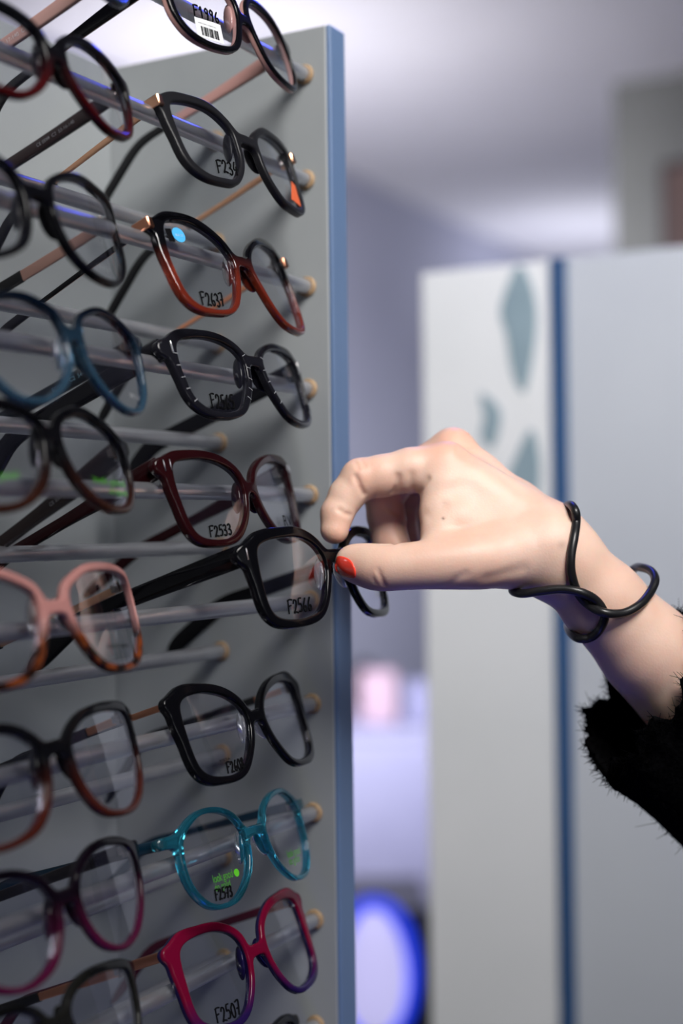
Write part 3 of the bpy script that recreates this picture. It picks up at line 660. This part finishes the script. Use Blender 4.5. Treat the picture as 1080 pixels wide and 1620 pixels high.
make_glasses('L4', dict(front=acetate('navy_to_clear_blue_acetate', srgb(10, 26, 46), srgb(60, 96, 122), .35, .85, rough=.08, trans=.65)), 'translucent steel blue eyeglasses with a dark blue top rim', rims=(3.4, 3.6, 2.8, 3.2),
    temple=dict(mat=plain('dark_navy_temple', srgb(12, 22, 32), .25), h0=6.4, h1=5.8, th=3.0, text=('ECO042  C2  54-', 45, 2.5, plain('pale_blue_print', srgb(120, 160, 180), .5))), notes=[('print', 'RV', (30, -25), 3, 9, M['print_'])])
make_glasses('L5', dict(front=acetate('black_to_brown_acetate', (.003, .003, .004, 1), srgb(44, 22, 15), .12, .5, rough=.12)), 'black to brown eyeglasses with green print on the lens and broad dark temples', rims=(4.4, 4.6, 3.4, 4.2),
    temple=dict(at=31, mat=plain('brown_black_temple', srgb(26, 12, 11), .22), h0=10.5, h1=6.0, th=3.0, text=('CE 3006 C3', 42, 2.2, M['print_'])),
    notes=[('print', 'look good', (20, -20.8), 4.0, 24, M['green']), ('print', 'do good', (30, -24.6), 3.6, 14, M['green']), ('print', 'good', (-31.4, -20), 4.2, 9, M['green'])])
tort = (srgb(20, 10, 8), srgb(112, 54, 24))
make_glasses('L6', dict(front=acetate('pink_over_tortoise_acetate', srgb(168, 118, 114), srgb(168, 118, 114), .34, .52, rough=.12, tortoise=tort), pad=plain('smoky_brown_pad', srgb(96, 74, 70), .15, 0, **{'Transmission Weight': .4})), 'pink topped eyeglasses with tortoiseshell lower rims', rims=(3.8, 3.2, 3.2, 3.8),
    temple=dict(mat=M['gold'], tip=tipm, h0=3.4, h1=3.0, th=1.3, tip_at=74, text=('53-16-140', 46, 1.7, M['goldprint'])), notes=[('print', 'vision optic', (26, -20.6), 3.4, 18, M['ink'])])
make_glasses('L7', dict(front=acetate('black_to_russet_acetate', (.003, .003, .004, 1), srgb(62, 24, 17), .25, .6, rough=.1)), 'black eyeglasses fading to russet brown, below the pink topped pair', rims=(4.2, 4.8, 3.0, 4.0),
    temple=dict(mat=M['copper'], tip=tipm, h0=3.4, h1=3.0, th=1.5, tip_at=24, tip_h=(4.4, 4.4)))
make_glasses('L8', dict(front=acetate('purple_to_magenta_acetate', srgb(14, 7, 16), srgb(72, 15, 46), .2, .62, rough=.1)), 'dark purple to magenta eyeglasses near the bottom of the left column', rims=(3.8, 3.6, 2.8, 3.6),
    temple=dict(mat=plain('plum_black_temple', srgb(16, 10, 16), .25), h0=6.0, h1=4.6, th=2.2, text=('CE', 20, 2.6, M['print_'])))
make_glasses('L9', dict(front=acetate('dark_olive_black_acetate', (.009, .009, .008, 1), rough=.12)), 'black eyeglasses with metal temples, cut off at the bottom left corner', rims=(4.0, 4.4, 3.0, 3.4),
    temple=dict(mat=M['copper'], tip=tipm, h0=4.2, h1=3.4, th=1.5, tip_at=52))

# pale plaid lines let into the rims of the plaid pair
pl = plain('pale_plaid_line', srgb(170, 172, 178), .3)
for s in (-1, 1):
    mb = MB()
    for i in range(0, 96, 4):
        if P4[i][1] < -.0235: continue
        p, q = P4[i], P4[(i + 1) % 96]; tg = (q - p) / np.linalg.norm(q - p); nrm = np.array([tg[1], -tg[0]])
        if (p - P4.mean(0)) @ nrm < 0: nrm = -nrm
        if p[1] > .001: continue
        a, b = p + nrm * .0005, p + nrm * .0030
        mb.tube([(s * a[0], float(wrap(a[0])) + .00005, a[1]), (s * b[0], float(wrap(b[0])) + .00005, b[1])], .00014, 6)
    mb.build('plaid_line', pl, f4)
# ------------------------------------------------------------------ background
XP = 1.295
part = empty('display_partition', 'pale display partition with a blue vertical edge strip behind the hand', 'partition', (XP, .45, 0))
world_child(MB().box((XP, .468, 0), (XP + .018, .604, 1.703), b=.0006).build('decorated_panel', M['white_panel']), part)
dc = MB()
def leaf(cy, cz, w, h, pts):
    n = len(pts)
    dc.loft([[(XP - .0008 * k, cy + w * a, cz + h * b) for a, b in pts] for k in (0, 1)])
leaf(.500, 1.639, .020, .062, spline([(0, 1), (-.6, .7), (-.9, .2), (-.7, -.4), (-.2, -1), (.4, -.7), (.7, -.1), (1.0, .3), (.6, .7)], 6))
leaf(.532, 1.552, .011, .027, spline([(.9, 1), (-.7, .5), (-1, -.1), (-.2, -1), (.9, -.6), (.6, .2)], 6))
leaf(.498, 1.507, .017, .034, spline([(-.5, 1), (-1, .1), (-.8, -.8), (.2, -1), (1, -.5), (.5, .2)], 6))
d_ = dc.build('flower_decal', noise_mat('grey_blue_decal', srgb(128, 148, 158), srgb(136, 156, 166), 20, .5)); world_child(d_, part)
world_child(MB().box((XP - .003, .4525, 0), (XP + .02, .468, 1.704), b=.0006).build('edge_strip', noise_mat('dark_blue_edge', srgb(46, 76, 116), srgb(54, 86, 128), 3, .4)), part)
world_child(MB().box((XP + .001, .02, 0), (XP + .018, .4525, 1.703), b=.0006).build('plain_panel', noise_mat('pale_grey_laminate', srgb(182, 187, 195), srgb(190, 195, 202), 4, .4)), part)

# pillar with a picture, far right
def q(px, d): return W(px, 829 - (px - 540) * .0122, d)
a = q(978, 4.3)
pil = struct(MB().box((a[0], a[1] - .42, 0), (a[0] + .4, a[1], 2.78)).build('pillar', noise_mat('grey_pillar_paint', srgb(122, 124, 122), srgb(130, 132, 130), 3, .7), None, False))
b_ = W(1052, 330, 4.2)
fr = empty('framed_picture', 'dark brown framed picture on the grey pillar, top right', 'picture', (a[0], a[1] - .3, b_[2]))
w0 = .30; h0 = .30
yb = on_y(1052, 330, 0)
ty = C0 + (W(1048, 330, 1) - C0) * ((a[0] - C0[0]) / (W(1048, 330, 1) - C0)[0])
world_child(MB().box((a[0] - .025, ty[1] - .24, ty[2] - .20), (a[0], ty[1], ty[2] + .13), b=.003).build('frame', plain('dark_brown_wood', srgb(58, 48, 56), .5)), fr)
world_child(MB().box((a[0] - .027, ty[1] - .22, ty[2] - .18), (a[0] - .0245, ty[1] - .02, ty[2] + .11)).build('picture', noise_mat('brown_print', srgb(88, 70, 68), srgb(120, 98, 92), 6, .6), None, False), fr)

# low furniture glimpsed past the panel edge
def foot(px, py, d): p = W(px, py, d); return p
k = foot(606, 1440, 3.4)
cab = empty('black_cabinet', 'low black cabinet standing behind the glowing lamp', 'cabinet', (k[0], k[1], 0))
u_ = Vector((-.17, .32, 0))
def rot_box(lo, hi, at, b=.002): return MB().box(lo, hi, Matrix.Translation(Vector((at[0], at[1], 0))) @ Matrix.Rotation(math.radians(-61.6), 4, 'Z'), b=b)
blk = plain('black_lacquer', (.006, .007, .010, 1), .35)
world_child(rot_box((-.26, 0, .04), (.11, .32, k[2]), k).build('body', blk), cab)
world_child(rot_box((-.24, .02, 0), (.09, .30, .04), k).build('plinth', blk), cab)
world_child(rot_box((-.25, -.012, .06), (-.078, 0, k[2] - .02), k).build('door', blk), cab)
world_child(rot_box((-.072, -.012, .06), (.10, 0, k[2] - .02), k).build('door', blk), cab)
lm = foot(592, 1538, 3.0)
lamp = empty('glowing_lamp', 'glowing lavender egg-shaped lamp with blue rim low beside the display edge', 'lamp', (lm[0], lm[1], 0))
secs = []; secs2 = []
for i in range(25):
    t = math.pi * i / 24
    r = .068 * math.sin(t) * (1 + .10 * math.cos(t)) + 1e-4; z = lm[2] - .130 * math.cos(t)
    secs.append([(lm[0] + r * math.cos(2 * math.pi * j / 40), lm[1] + r * math.sin(2 * math.pi * j / 40), z) for j in range(40)])
world_child(MB().loft(secs).build('glowing_shade', emit('lavender_glow', srgb(196, 192, 240), .85)), lamp)
ring = [(lm[0] + .083 * math.cos(a_) * .4749, lm[1] - .083 * math.cos(a_) * .8801, lm[2] + .147 * math.sin(a_)) for a_ in np.linspace(0, 2 * math.pi, 64, endpoint=False)]
world_child(MB().tube(ring, .013, 12, True).build('blue_light_ring', emit('blue_led', (.01, .035, .55, 1), 1.3)), lamp)
world_child(MB().tube([(lm[0], lm[1], .03), (lm[0], lm[1], lm[2] - .12)], .018, 20).build('stem', blk), lamp)
world_child(MB().tube([(lm[0], lm[1], 0), (lm[0], lm[1], .02), (lm[0], lm[1], .035)], [.13, .13, .05], 32).build('base', blk), lamp)
# pale counter with packs on it, further back
ct = foot(612, 1150, 3.9)
cn = empty('white_counter', 'pale counter against the lilac wall seen past the display edge', 'counter', (ct[0], ct[1], 0))
wm = noise_mat('lilac_white_laminate', srgb(150, 150, 186), srgb(162, 162, 196), 4, .5)
world_child(rot_box((-.45, 0, 0), (.14, .30, ct[2] - .03), ct).build('body', wm), cn)
world_child(rot_box((-.47, -.02, ct[2] - .03), (.16, .32, ct[2]), ct).build('worktop', wm), cn)
R61 = Matrix.Rotation(math.radians(-61.6), 4, 'Z')
for i, (dx, w_, h_, c_, lab) in enumerate([(-.02, .10, .13, srgb(176, 150, 168), 'pale pink carton on the far counter'), (.10, .09, .10, srgb(132, 132, 168), 'slate lilac carton on the far counter, right of the pale pink one')]):
    p = R61 @ Vector((dx, .10, 0))
    bx = empty('carton', lab, 'box', (ct[0] + p[0], ct[1] + p[1], ct[2]), 'cartons on the far counter')
    bx.rotation_euler = (0, 0, math.radians(-61.6))
    MB().box((-w_ / 2, 0, 0), (w_ / 2, .08, h_), b=.002).build('body', noise_mat('carton_card', c_, c_, 10, .7), bx)
    MB().box((-w_ / 2 - .001, -.001, h_), (w_ / 2 + .001, .081, h_ + .012), b=.002).build('lid', noise_mat('carton_lid', c_, c_, 10, .6), bx)
sk = W(556, 1085, 4.4)
bg = empty('wall_speaker', 'small dark rounded speaker on the lilac wall beside the display edge', 'speaker', (0, 0, 0))
wp = on_y(556, 1085, 2.5)
rings = []
for yy, r in ((0, .05), (-.02, .07), (-.06, .075), (-.09, .06), (-.10, .03)):
    rings.append([(wp[0] + r * math.cos(2 * math.pi * j / 28), 2.485 + yy + .01, wp[2] + r * 1.3 * math.sin(2 * math.pi * j / 28)) for j in range(28)])
MB().loft(rings).build('housing', plain('dark_speaker_shell', srgb(40, 38, 48), .5), bg)
MB().tube([(wp[0], 2.5, wp[2]), (wp[0], 2.47, wp[2])], .03, 16).build('bracket', blk, bg)
# ------------------------------------------------------------------ the hand (built in camera-aligned axes: right, up, forward; metres)
def K(px, py, d): return np.array([(px - 540) / FPX * d, (810 - py) / FPX * d, d])
def to_world(V): return C0 + np.asarray(V) @ CAMM.T
def chain(*pts): return [(K(x, y, d), r * .001) for x, y, d, r in pts]
INDEX = chain((706, 736, .668, 10.6), (650, 744, .668, 10.4), (604, 753, .668, 9.7), (571, 758, .668, 9.6), (548, 784, .667, 8.2), (533, 812, .665, 7.5), (529, 838, .663, 6.7))
MIDDLE = chain((716, 713, .690, 10.6), (655, 745, .693, 9.2), (605, 776, .695, 9.7), (611, 818, .694, 9.2), (617, 854, .692, 8.6), (636, 884, .686, 7.2))
RING = chain((742, 737, .709, 10), (680, 765, .713, 8.8), (630, 790, .714, 8.6), (634, 826, .712, 8.0), (640, 858, .710, 7.7), (660, 884, .703, 6.8))
PINKY = chain((770, 767, .724, 9), (700, 790, .730, 7.8), (648, 808, .731, 7.4), (648, 835, .729, 6.9), (656, 860, .727, 6.6), (674, 880, .721, 6.0))
THUMB = chain((812, 886, .649, 13.2), (765, 888, .643, 13.2), (712, 892, .641, 11.0), (655, 897, .642, 9.5), (604, 898, .645, 9.7), (578, 894, .649, 8.6), (556, 890, .653, 7.4))
PALM = [chain((706, 736, .668, 10.4), (872, 852, .660, 15)), chain((716, 713, .688, 10.6), (759, 753, .684, 10.4), (818, 797, .678, 10.6), (874, 836, .672, 11.5)),
        chain((742, 737, .708, 10), (884, 856, .684, 12)), chain((770, 767, .722, 9), (888, 872, .690, 12)),
        chain((694, 770, .662, 8.6), (694, 812, .658, 8.2), (694, 862, .650, 8.6)), chain((722, 785, .668, 13), (850, 866, .660, 17)),
        chain((730, 830, .657, 11), (800, 872, .654, 14)), chain((740, 800, .690, 14), (850, 868, .680, 18)), chain((770, 878, .664, 13), (850, 880, .668, 16.5)),
        chain((812, 879, .651, 12.4), (880, 886, .660, 15.6))]
ARM = [chain((872, 870, .656, 17.4), (898, 893, .657, 17.3), (952, 951, .661, 19.2), (1023, 1028, .667, 22), (1150, 1160, .684, 27), (1260, 1275, .70, 31)),
       chain((872, 862, .674, 16.0), (900, 892, .675, 16.0), (952, 950, .679, 18.4), (1023, 1028, .686, 21.5), (1150, 1160, .702, 26.5), (1260, 1275, .718, 31))]
def dense(ch, n=4):
    Q = spline([np.r_[p, r] for p, r in ch], n, False); return [(q[:3], q[3]) for q in Q]
THUMB = dense(chain((812, 879, .650, 12.6), (765, 885, .645, 12.6), (712, 890, .642, 11.2), (655, 895, .642, 9.8), (604, 898, .645, 9.7), (578, 894, .649, 8.7), (556, 890, .653, 7.4)), 3)
def rcone(P, a, b, ra, rb):
    ab = b - a; t = np.clip(((P - a) @ ab) / (ab @ ab), 0, 1)
    return np.sqrt(((P - a - t[..., None] * ab) ** 2).sum(-1)) - (ra + (rb - ra) * t)
def chain_sdf(P, ch, k):
    d = None
    for (a, ra), (b, rb) in zip(ch, ch[1:]):
        e = rcone(P, a, b, ra, rb); d = e if d is None else smin(d, e, k)
    return d
CREASE = []
def hand_sdf(P, creases=True):
    sh = P.shape[:-1]; P = P.reshape(-1, 3)
    palm = None
    for c in PALM + ARM:
        e = chain_sdf(P, c, .004); palm = e if palm is None else smin(palm, e, .009)
    fing = None
    for c in (INDEX, MIDDLE, RING, PINKY):
        e = chain_sdf(P, c, .0022); fing = e if fing is None else smin(fing, e, .0012)
    d = smin(palm, fing, .0035)
    d = smin(d, chain_sdf(P, THUMB, .003), .0045)
    if creases:
        for pts, dep, wid in CREASE:
            q = None
            for a, b in zip(pts, pts[1:]):
                e = rcone(P, a, b, 0, 0); q = e if q is None else np.minimum(q, e)
            d = d + dep * np.exp(-(q / wid) ** 2)
    return d.reshape(sh)
def hit(px, py, lo=.60, hi=.78, fall=None):
    t = np.linspace(lo, hi, 361); P = np.stack([K(px, py, d) for d in t]); s = hand_sdf(P, False)
    n = np.argmax(s < 0)
    if s[n] >= 0: return fall
    return t[n] - (t[n] - t[n - 1]) * s[n] / (s[n] - s[n - 1])
for line, dep, wid in [
    ([(562, 754), (568, 768), (575, 782)], .0011, .0011), ([(536, 806), (544, 812), (554, 815)], .0007, .0010),
    ([(629, 754), (628, 768), (622, 780)], .0013, .0013), ([(664, 780), (668, 770), (676, 758)], .0010, .0013), ([(651, 752), (650, 768), (655, 780)], .0006, .0018),
    ([(640, 776), (650, 784), (660, 788)], .0006, .0010),
    ([(598, 902), (603, 914), (608, 927)], .0005, .0009), ([(590, 915), (594, 924)], .0003, .0008),
    ([(611, 802), (620, 808), (630, 812)], .0009, .0011), ([(608, 861), (624, 860), (640, 855)], .0009, .0010),
    ([(704, 930), (722, 915), (735, 908)], .0003, .0020), ([(770, 915), (800, 907), (826, 900)], .0004, .0030),
    ([(664, 832), (680, 815), (700, 800)], .0005, .0026), ([(730, 716), (770, 738), (820, 775)], .0004, .0030),
    ([(570, 726), (574, 732), (576, 738)], .0003, .0009), ([(561, 730), (565, 736), (566, 742)], .0003, .0009)]:
    pts = [K(x, y, hit(x, y)) for x, y in line if hit(x, y)]
    if len(pts) > 1: CREASE.append((pts, dep * 1.5, wid))
h_ = .0008
lo = np.array([-.0150, -.205, .612]); hi = np.array([.215, .048, .765])
gx, gy, gz = [np.arange(a, b, h_) for a, b in zip(lo, hi)]
field = np.full((len(gx), len(gy), len(gz)), .05, np.float32)
BK = 40                                          # evaluate block by block, far blocks coarsely
for i in range(0, len(gx), BK):
    for j in range(0, len(gy), BK):
        for k in range(0, len(gz), BK):
            bx, by, bz = gx[i:i + BK], gy[j:j + BK], gz[k:k + BK]
            c = np.array([[(bx[0] + bx[-1]) / 2, (by[0] + by[-1]) / 2, (bz[0] + bz[-1]) / 2]])
            dc_ = hand_sdf(c, False)[0]; rad = BK * h_ * .9
            if abs(dc_) > rad + .008: field[i:i + BK, j:j + BK, k:k + BK] = dc_; continue
            G = np.stack(np.meshgrid(bx, by, bz, indexing='ij'), -1)
            field[i:i + BK, j:j + BK, k:k + BK] = hand_sdf(G)
hv, hf = surface_nets(field, lo, (h_, h_, h_)); del field
hf = hf[:, ::-1] if False else hf
def skin_mat():
    m, N, L, b = new_mat('skin')
    tc = N.new('ShaderNodeTexCoord')
    n = N.new('ShaderNodeTexNoise'); n.inputs['Scale'].default_value = 38; n.inputs['Detail'].default_value = 5
    r = N.new('ShaderNodeValToRGB'); e = r.color_ramp.elements
    e[0].position = .3; e[0].color = srgb(225, 184, 164); e[1].position = .72; e[1].color = srgb(233, 202, 184)
    L.new(tc.outputs['Object'], n.inputs['Vector']); L.new(n.outputs['Fac'], r.inputs[0])
    # pinker over the knuckles and finger joints
    at = N.new('ShaderNodeAttribute'); at.attribute_name = 'pink'
    mx = N.new('ShaderNodeMix'); mx.data_type = 'RGBA'
    L.new(at.outputs['Fac'], mx.inputs['Factor']); L.new(r.outputs[0], mx.inputs['A']); mx.inputs['B'].default_value = srgb(220, 158, 132)
    am = N.new('ShaderNodeAttribute'); am.attribute_name = 'mole'
    m2 = N.new('ShaderNodeMix'); m2.data_type = 'RGBA'
    L.new(am.outputs['Fac'], m2.inputs['Factor']); L.new(mx.outputs['Result'], m2.inputs['A']); m2.inputs['B'].default_value = srgb(110, 66, 46)
    L.new(m2.outputs['Result'], b.inputs['Base Color'])
    b.inputs['Roughness'].default_value = .48; b.inputs['Subsurface Weight'].default_value = .25
    b.inputs['Subsurface Radius'].default_value = (1.0, .35, .18); b.inputs['Subsurface Scale'].default_value = .004
    v = N.new('ShaderNodeTexVoronoi'); v.inputs['Scale'].default_value = 900
    n2 = N.new('ShaderNodeTexNoise'); n2.inputs['Scale'].default_value = 320; n2.inputs['Detail'].default_value = 4
    ad = N.new('ShaderNodeMath'); ad.operation = 'ADD'
    L.new(tc.outputs['Object'], v.inputs['Vector']); L.new(tc.outputs['Object'], n2.inputs['Vector']); L.new(v.outputs['Distance'], ad.inputs[0]); L.new(n2.outputs['Fac'], ad.inputs[1])
    bp = N.new('ShaderNodeBump'); bp.inputs['Strength'].default_value = .07; bp.inputs['Distance'].default_value = .0006
    L.new(ad.outputs[0], bp.inputs['Height']); L.new(bp.outputs[0], b.inputs['Normal'])
    return m
pk = np.zeros(len(hv))
for x, y, d, rad in [(571, 745, .66, .009), (700, 705, .665, .014), (716, 690, .68, .012), (530, 845, .66, .009), (600, 925, .64, .010), (615, 860, .685, .010), (640, 800, .69, .02), (760, 930, .64, .016)]:
    pk = np.maximum(pk, .4 * np.exp(-((hv - K(x, y, d)) ** 2).sum(1) / rad ** 2))
mole = np.zeros(len(hv))
for x, y, rad, a_ in [(701, 820, .0007, 1.0), (889, 862, .0020, .3)]:
    mole = np.maximum(mole, a_ * np.exp(-((hv - K(x, y, hit(x, y))) ** 2).sum(1) / rad ** 2))
hand_at = to_world(K(720, 820, .67))
person = empty('person', 'right hand with coral thumbnail reaching in from the right, black fuzzy sleeve, pinching eyeglasses', 'person', tuple(hand_at))
body = mesh_obj('body', to_world(hv), hf, skin_mat(), None, True, dict(pink=pk, mole=mole)); world_child(body, person)
# thumb nail: a curved plate lying on the thumb
NP = resample(spline([(531, 886), (534, 880), (545, 881), (555, 887), (561, 898), (563, 909), (561, 915), (551, 914), (540, 911), (532, 904), (529.5, 895)], 5), 44)
c_ = NP.mean(0); rr_ = [1.0, .93, .75, .5, .25]; nv = []; last = .652
for lay_ in (0, 1):
    for g in rr_ + [0]:
        for p in (c_ + (NP - c_) * g if g else [c_]):
            d = hit(*p, fall=None)
            if d is None or d > .658: d = min(hit(*(c_ + (p - c_) * .8), fall=.654) + .0008, .657)
            lift = .00075 if g < 1 else .0003
            nv.append(K(p[0], p[1], d - (lift if lay_ == 0 else -.0008)))
n_ = len(NP); m_ = n_ * 5 + 1; nf = []
for sd in (0, 1):
    for g in range(4):
        for i in range(n_):
            q_ = (sd * m_ + g * n_ + i, sd * m_ + g * n_ + (i + 1) % n_, sd * m_ + (g + 1) * n_ + (i + 1) % n_, sd * m_ + (g + 1) * n_ + i)
            nf.append(q_ if sd == 0 else q_[::-1])
    for i in range(n_):
        q_ = (sd * m_ + 4 * n_ + i, sd * m_ + 4 * n_ + (i + 1) % n_, sd * m_ + 5 * n_); nf.append(q_ if sd == 0 else q_[::-1])
for i in range(n_): nf.append((i, m_ + i, m_ + (i + 1) % n_, (i + 1) % n_))
nail = mesh_obj('thumbnail', to_world(nv), nf, plain('coral_nail_polish', srgb(252, 70, 50), .16, 0, **{'Coat Weight': .6}), None, True)
nail['label'] = 'coral red polished thumbnail'; world_child(nail, person)

# bracelet: one wavy closed black cord
def bp_(px, py, d=None, off=.0018):
    s = hit(px, py)
    return K(px, py, (s - off) if d is None and s else (d or .66))
BRP = [bp_(893, 808, .672), bp_(897, 800, .660), bp_(904, 800, .6485), bp_(910, 810, .6425), bp_(911, 826), bp_(908, 850), bp_(903, 880), bp_(904, 908), bp_(914, 938), bp_(931, 957, None, .002), bp_(955, 969, None, .0058), bp_(985, 970, None, .0035), bp_(1011, 957, None, .003),
       bp_(1028, 937, .6500), bp_(1036, 918, .6560), bp_(1030, 904, .665), bp_(1015, 898, .676), bp_(1002, 900, .690), bp_(975, 925, .706), bp_(935, 962, .705), bp_(905, 984, .694), bp_(898, 988, .680), bp_(901, 999, .664), bp_(915, 1010, .6505),
       bp_(935, 1008), bp_(950, 993), bp_(956, 973, None, .0015), bp_(943, 950, None, .003), bp_(918, 937, None, .0062), bp_(885, 932, None, .005), bp_(850, 936, .640), bp_(825, 939, .645), bp_(811, 935, .655), bp_(816, 929, .668), bp_(836, 912, .690), bp_(866, 868, .704), bp_(886, 830, .695)]
bracelet = MB().tube(to_world(resample(spline(BRP, 12), 420)), .00205, 14, True).build('bracelet', plain('black_rubber_cord', (.010, .010, .011, 1), .34), None)
tag(bracelet, 'wavy interlinked black cord bracelet around the wrist', 'bracelet')

# sleeve: knitted, frayed cuff
ax = np.array([.75, -.42, .22]); ax /= np.linalg.norm(ax)     # the cuff hangs askew to the arm
e1 = np.cross(ax, [0, 0, 1.0]); e1 /= np.linalg.norm(e1); e2 = np.cross(ax, e1)
ax = np.array([.64, -.66, .30]); ax /= np.linalg.norm(ax)
cc = K(1012, 1085, .674)
NS = 96
def wob(a, s): return .0011 * math.sin(31 * a + 500 * s) * math.sin(13 * a - 300 * s) + .0016 * math.sin(3 * a + 40 * s) + .0013 * math.sin(7 * a + 1.7 + 60 * s) + .0009 * math.sin(17 * a + 90 * s)
def sring(s, r, jag=0.0):
    out = []
    for k in range(NS):
        a = 2 * math.pi * k / NS; q = r + wob(a, s)
        ds = jag * (.0030 * math.sin(9 * a + .6) + .0020 * math.sin(23 * a) + .0040 * math.sin(4 * a + 1.0))
        out.append(cc + ax * (s + ds) + e1 * q * 1.0 * math.cos(a) + e2 * q * .86 * math.sin(a))
    return out
prof = [(.17, .0350, 0), (.10, .0335, 0), (.05, .0335, .2), (.02, .0375, .6), (.006, .0385, 1), (.001, .0393, 1), (-.001, .0405, 1), (.001, .0420, 1), (.006, .0424, 1), (.012, .0418, .9), (.018, .0412, .7), (.028, .0402, .4), (.045, .0388, .1), (.07, .0390, 0), (.10, .0400, 0), (.17, .0430, 0)]
slv = []
for s, r, jg in prof: slv.append(to_world(sring(s, r, jg)))
knit = noise_mat('black_knit', (.0012, .0012, .0015, 1), (.0045, .0045, .005, 1), 420, .95, 6, 1.0, **{'Specular IOR Level': 0.0})
sleeve = MB().loft(slv, caps=False).build('sleeve', knit); world_child(sleeve, person)
fz = MB()
rs = np.random.default_rng(3)
for i in range(5200):
    a = rs.uniform(0, 2 * math.pi); cuff = rs.random() < .55
    s = abs(rs.normal(0, .004)) if cuff else rs.uniform(0, .14)
    ds = (.0030 * math.sin(9 * a + .6) + .0020 * math.sin(23 * a) + .0040 * math.sin(4 * a + 1.0)) * max(0, 1 - s / .03)
    q = float(np.interp(s, [0, .006, .018, .03, .045, .07, .17], [.0412, .0422, .0410, .0398, .0386, .0388, .0428])) + wob(a, s)
    rad = e1 * math.cos(a) + e2 * .86 * math.sin(a)
    p = cc + ax * (s + ds) + rad * q
    out = rad * rs.uniform(.3, 1.2) + (-ax) * (rs.uniform(.2, 1.5) if cuff else rs.uniform(-.6, .6)) + rs.normal(0, .5, 3)
    out /= np.linalg.norm(out); l = rs.uniform(.0008, .0024) * (1.35 if cuff else 1) * (2.0 if rs.random() < .03 else 1)
    cv = rs.normal(0, .9, 3); pts = [p - out * .001]
    for t in (.33, .66, 1.0): pts.append(p + out * l * t + cv * l * t * t * .8)
    fz.tube(to_world(pts), [.0002, .00018, .00015, .00009], 3)
fib = fz.build('knit_fibres', plain('black_fibre', (.002, .002, .0025, 1), .95, 0, **{'Specular IOR Level': 0.0}), None, False); fib.parent = sleeve
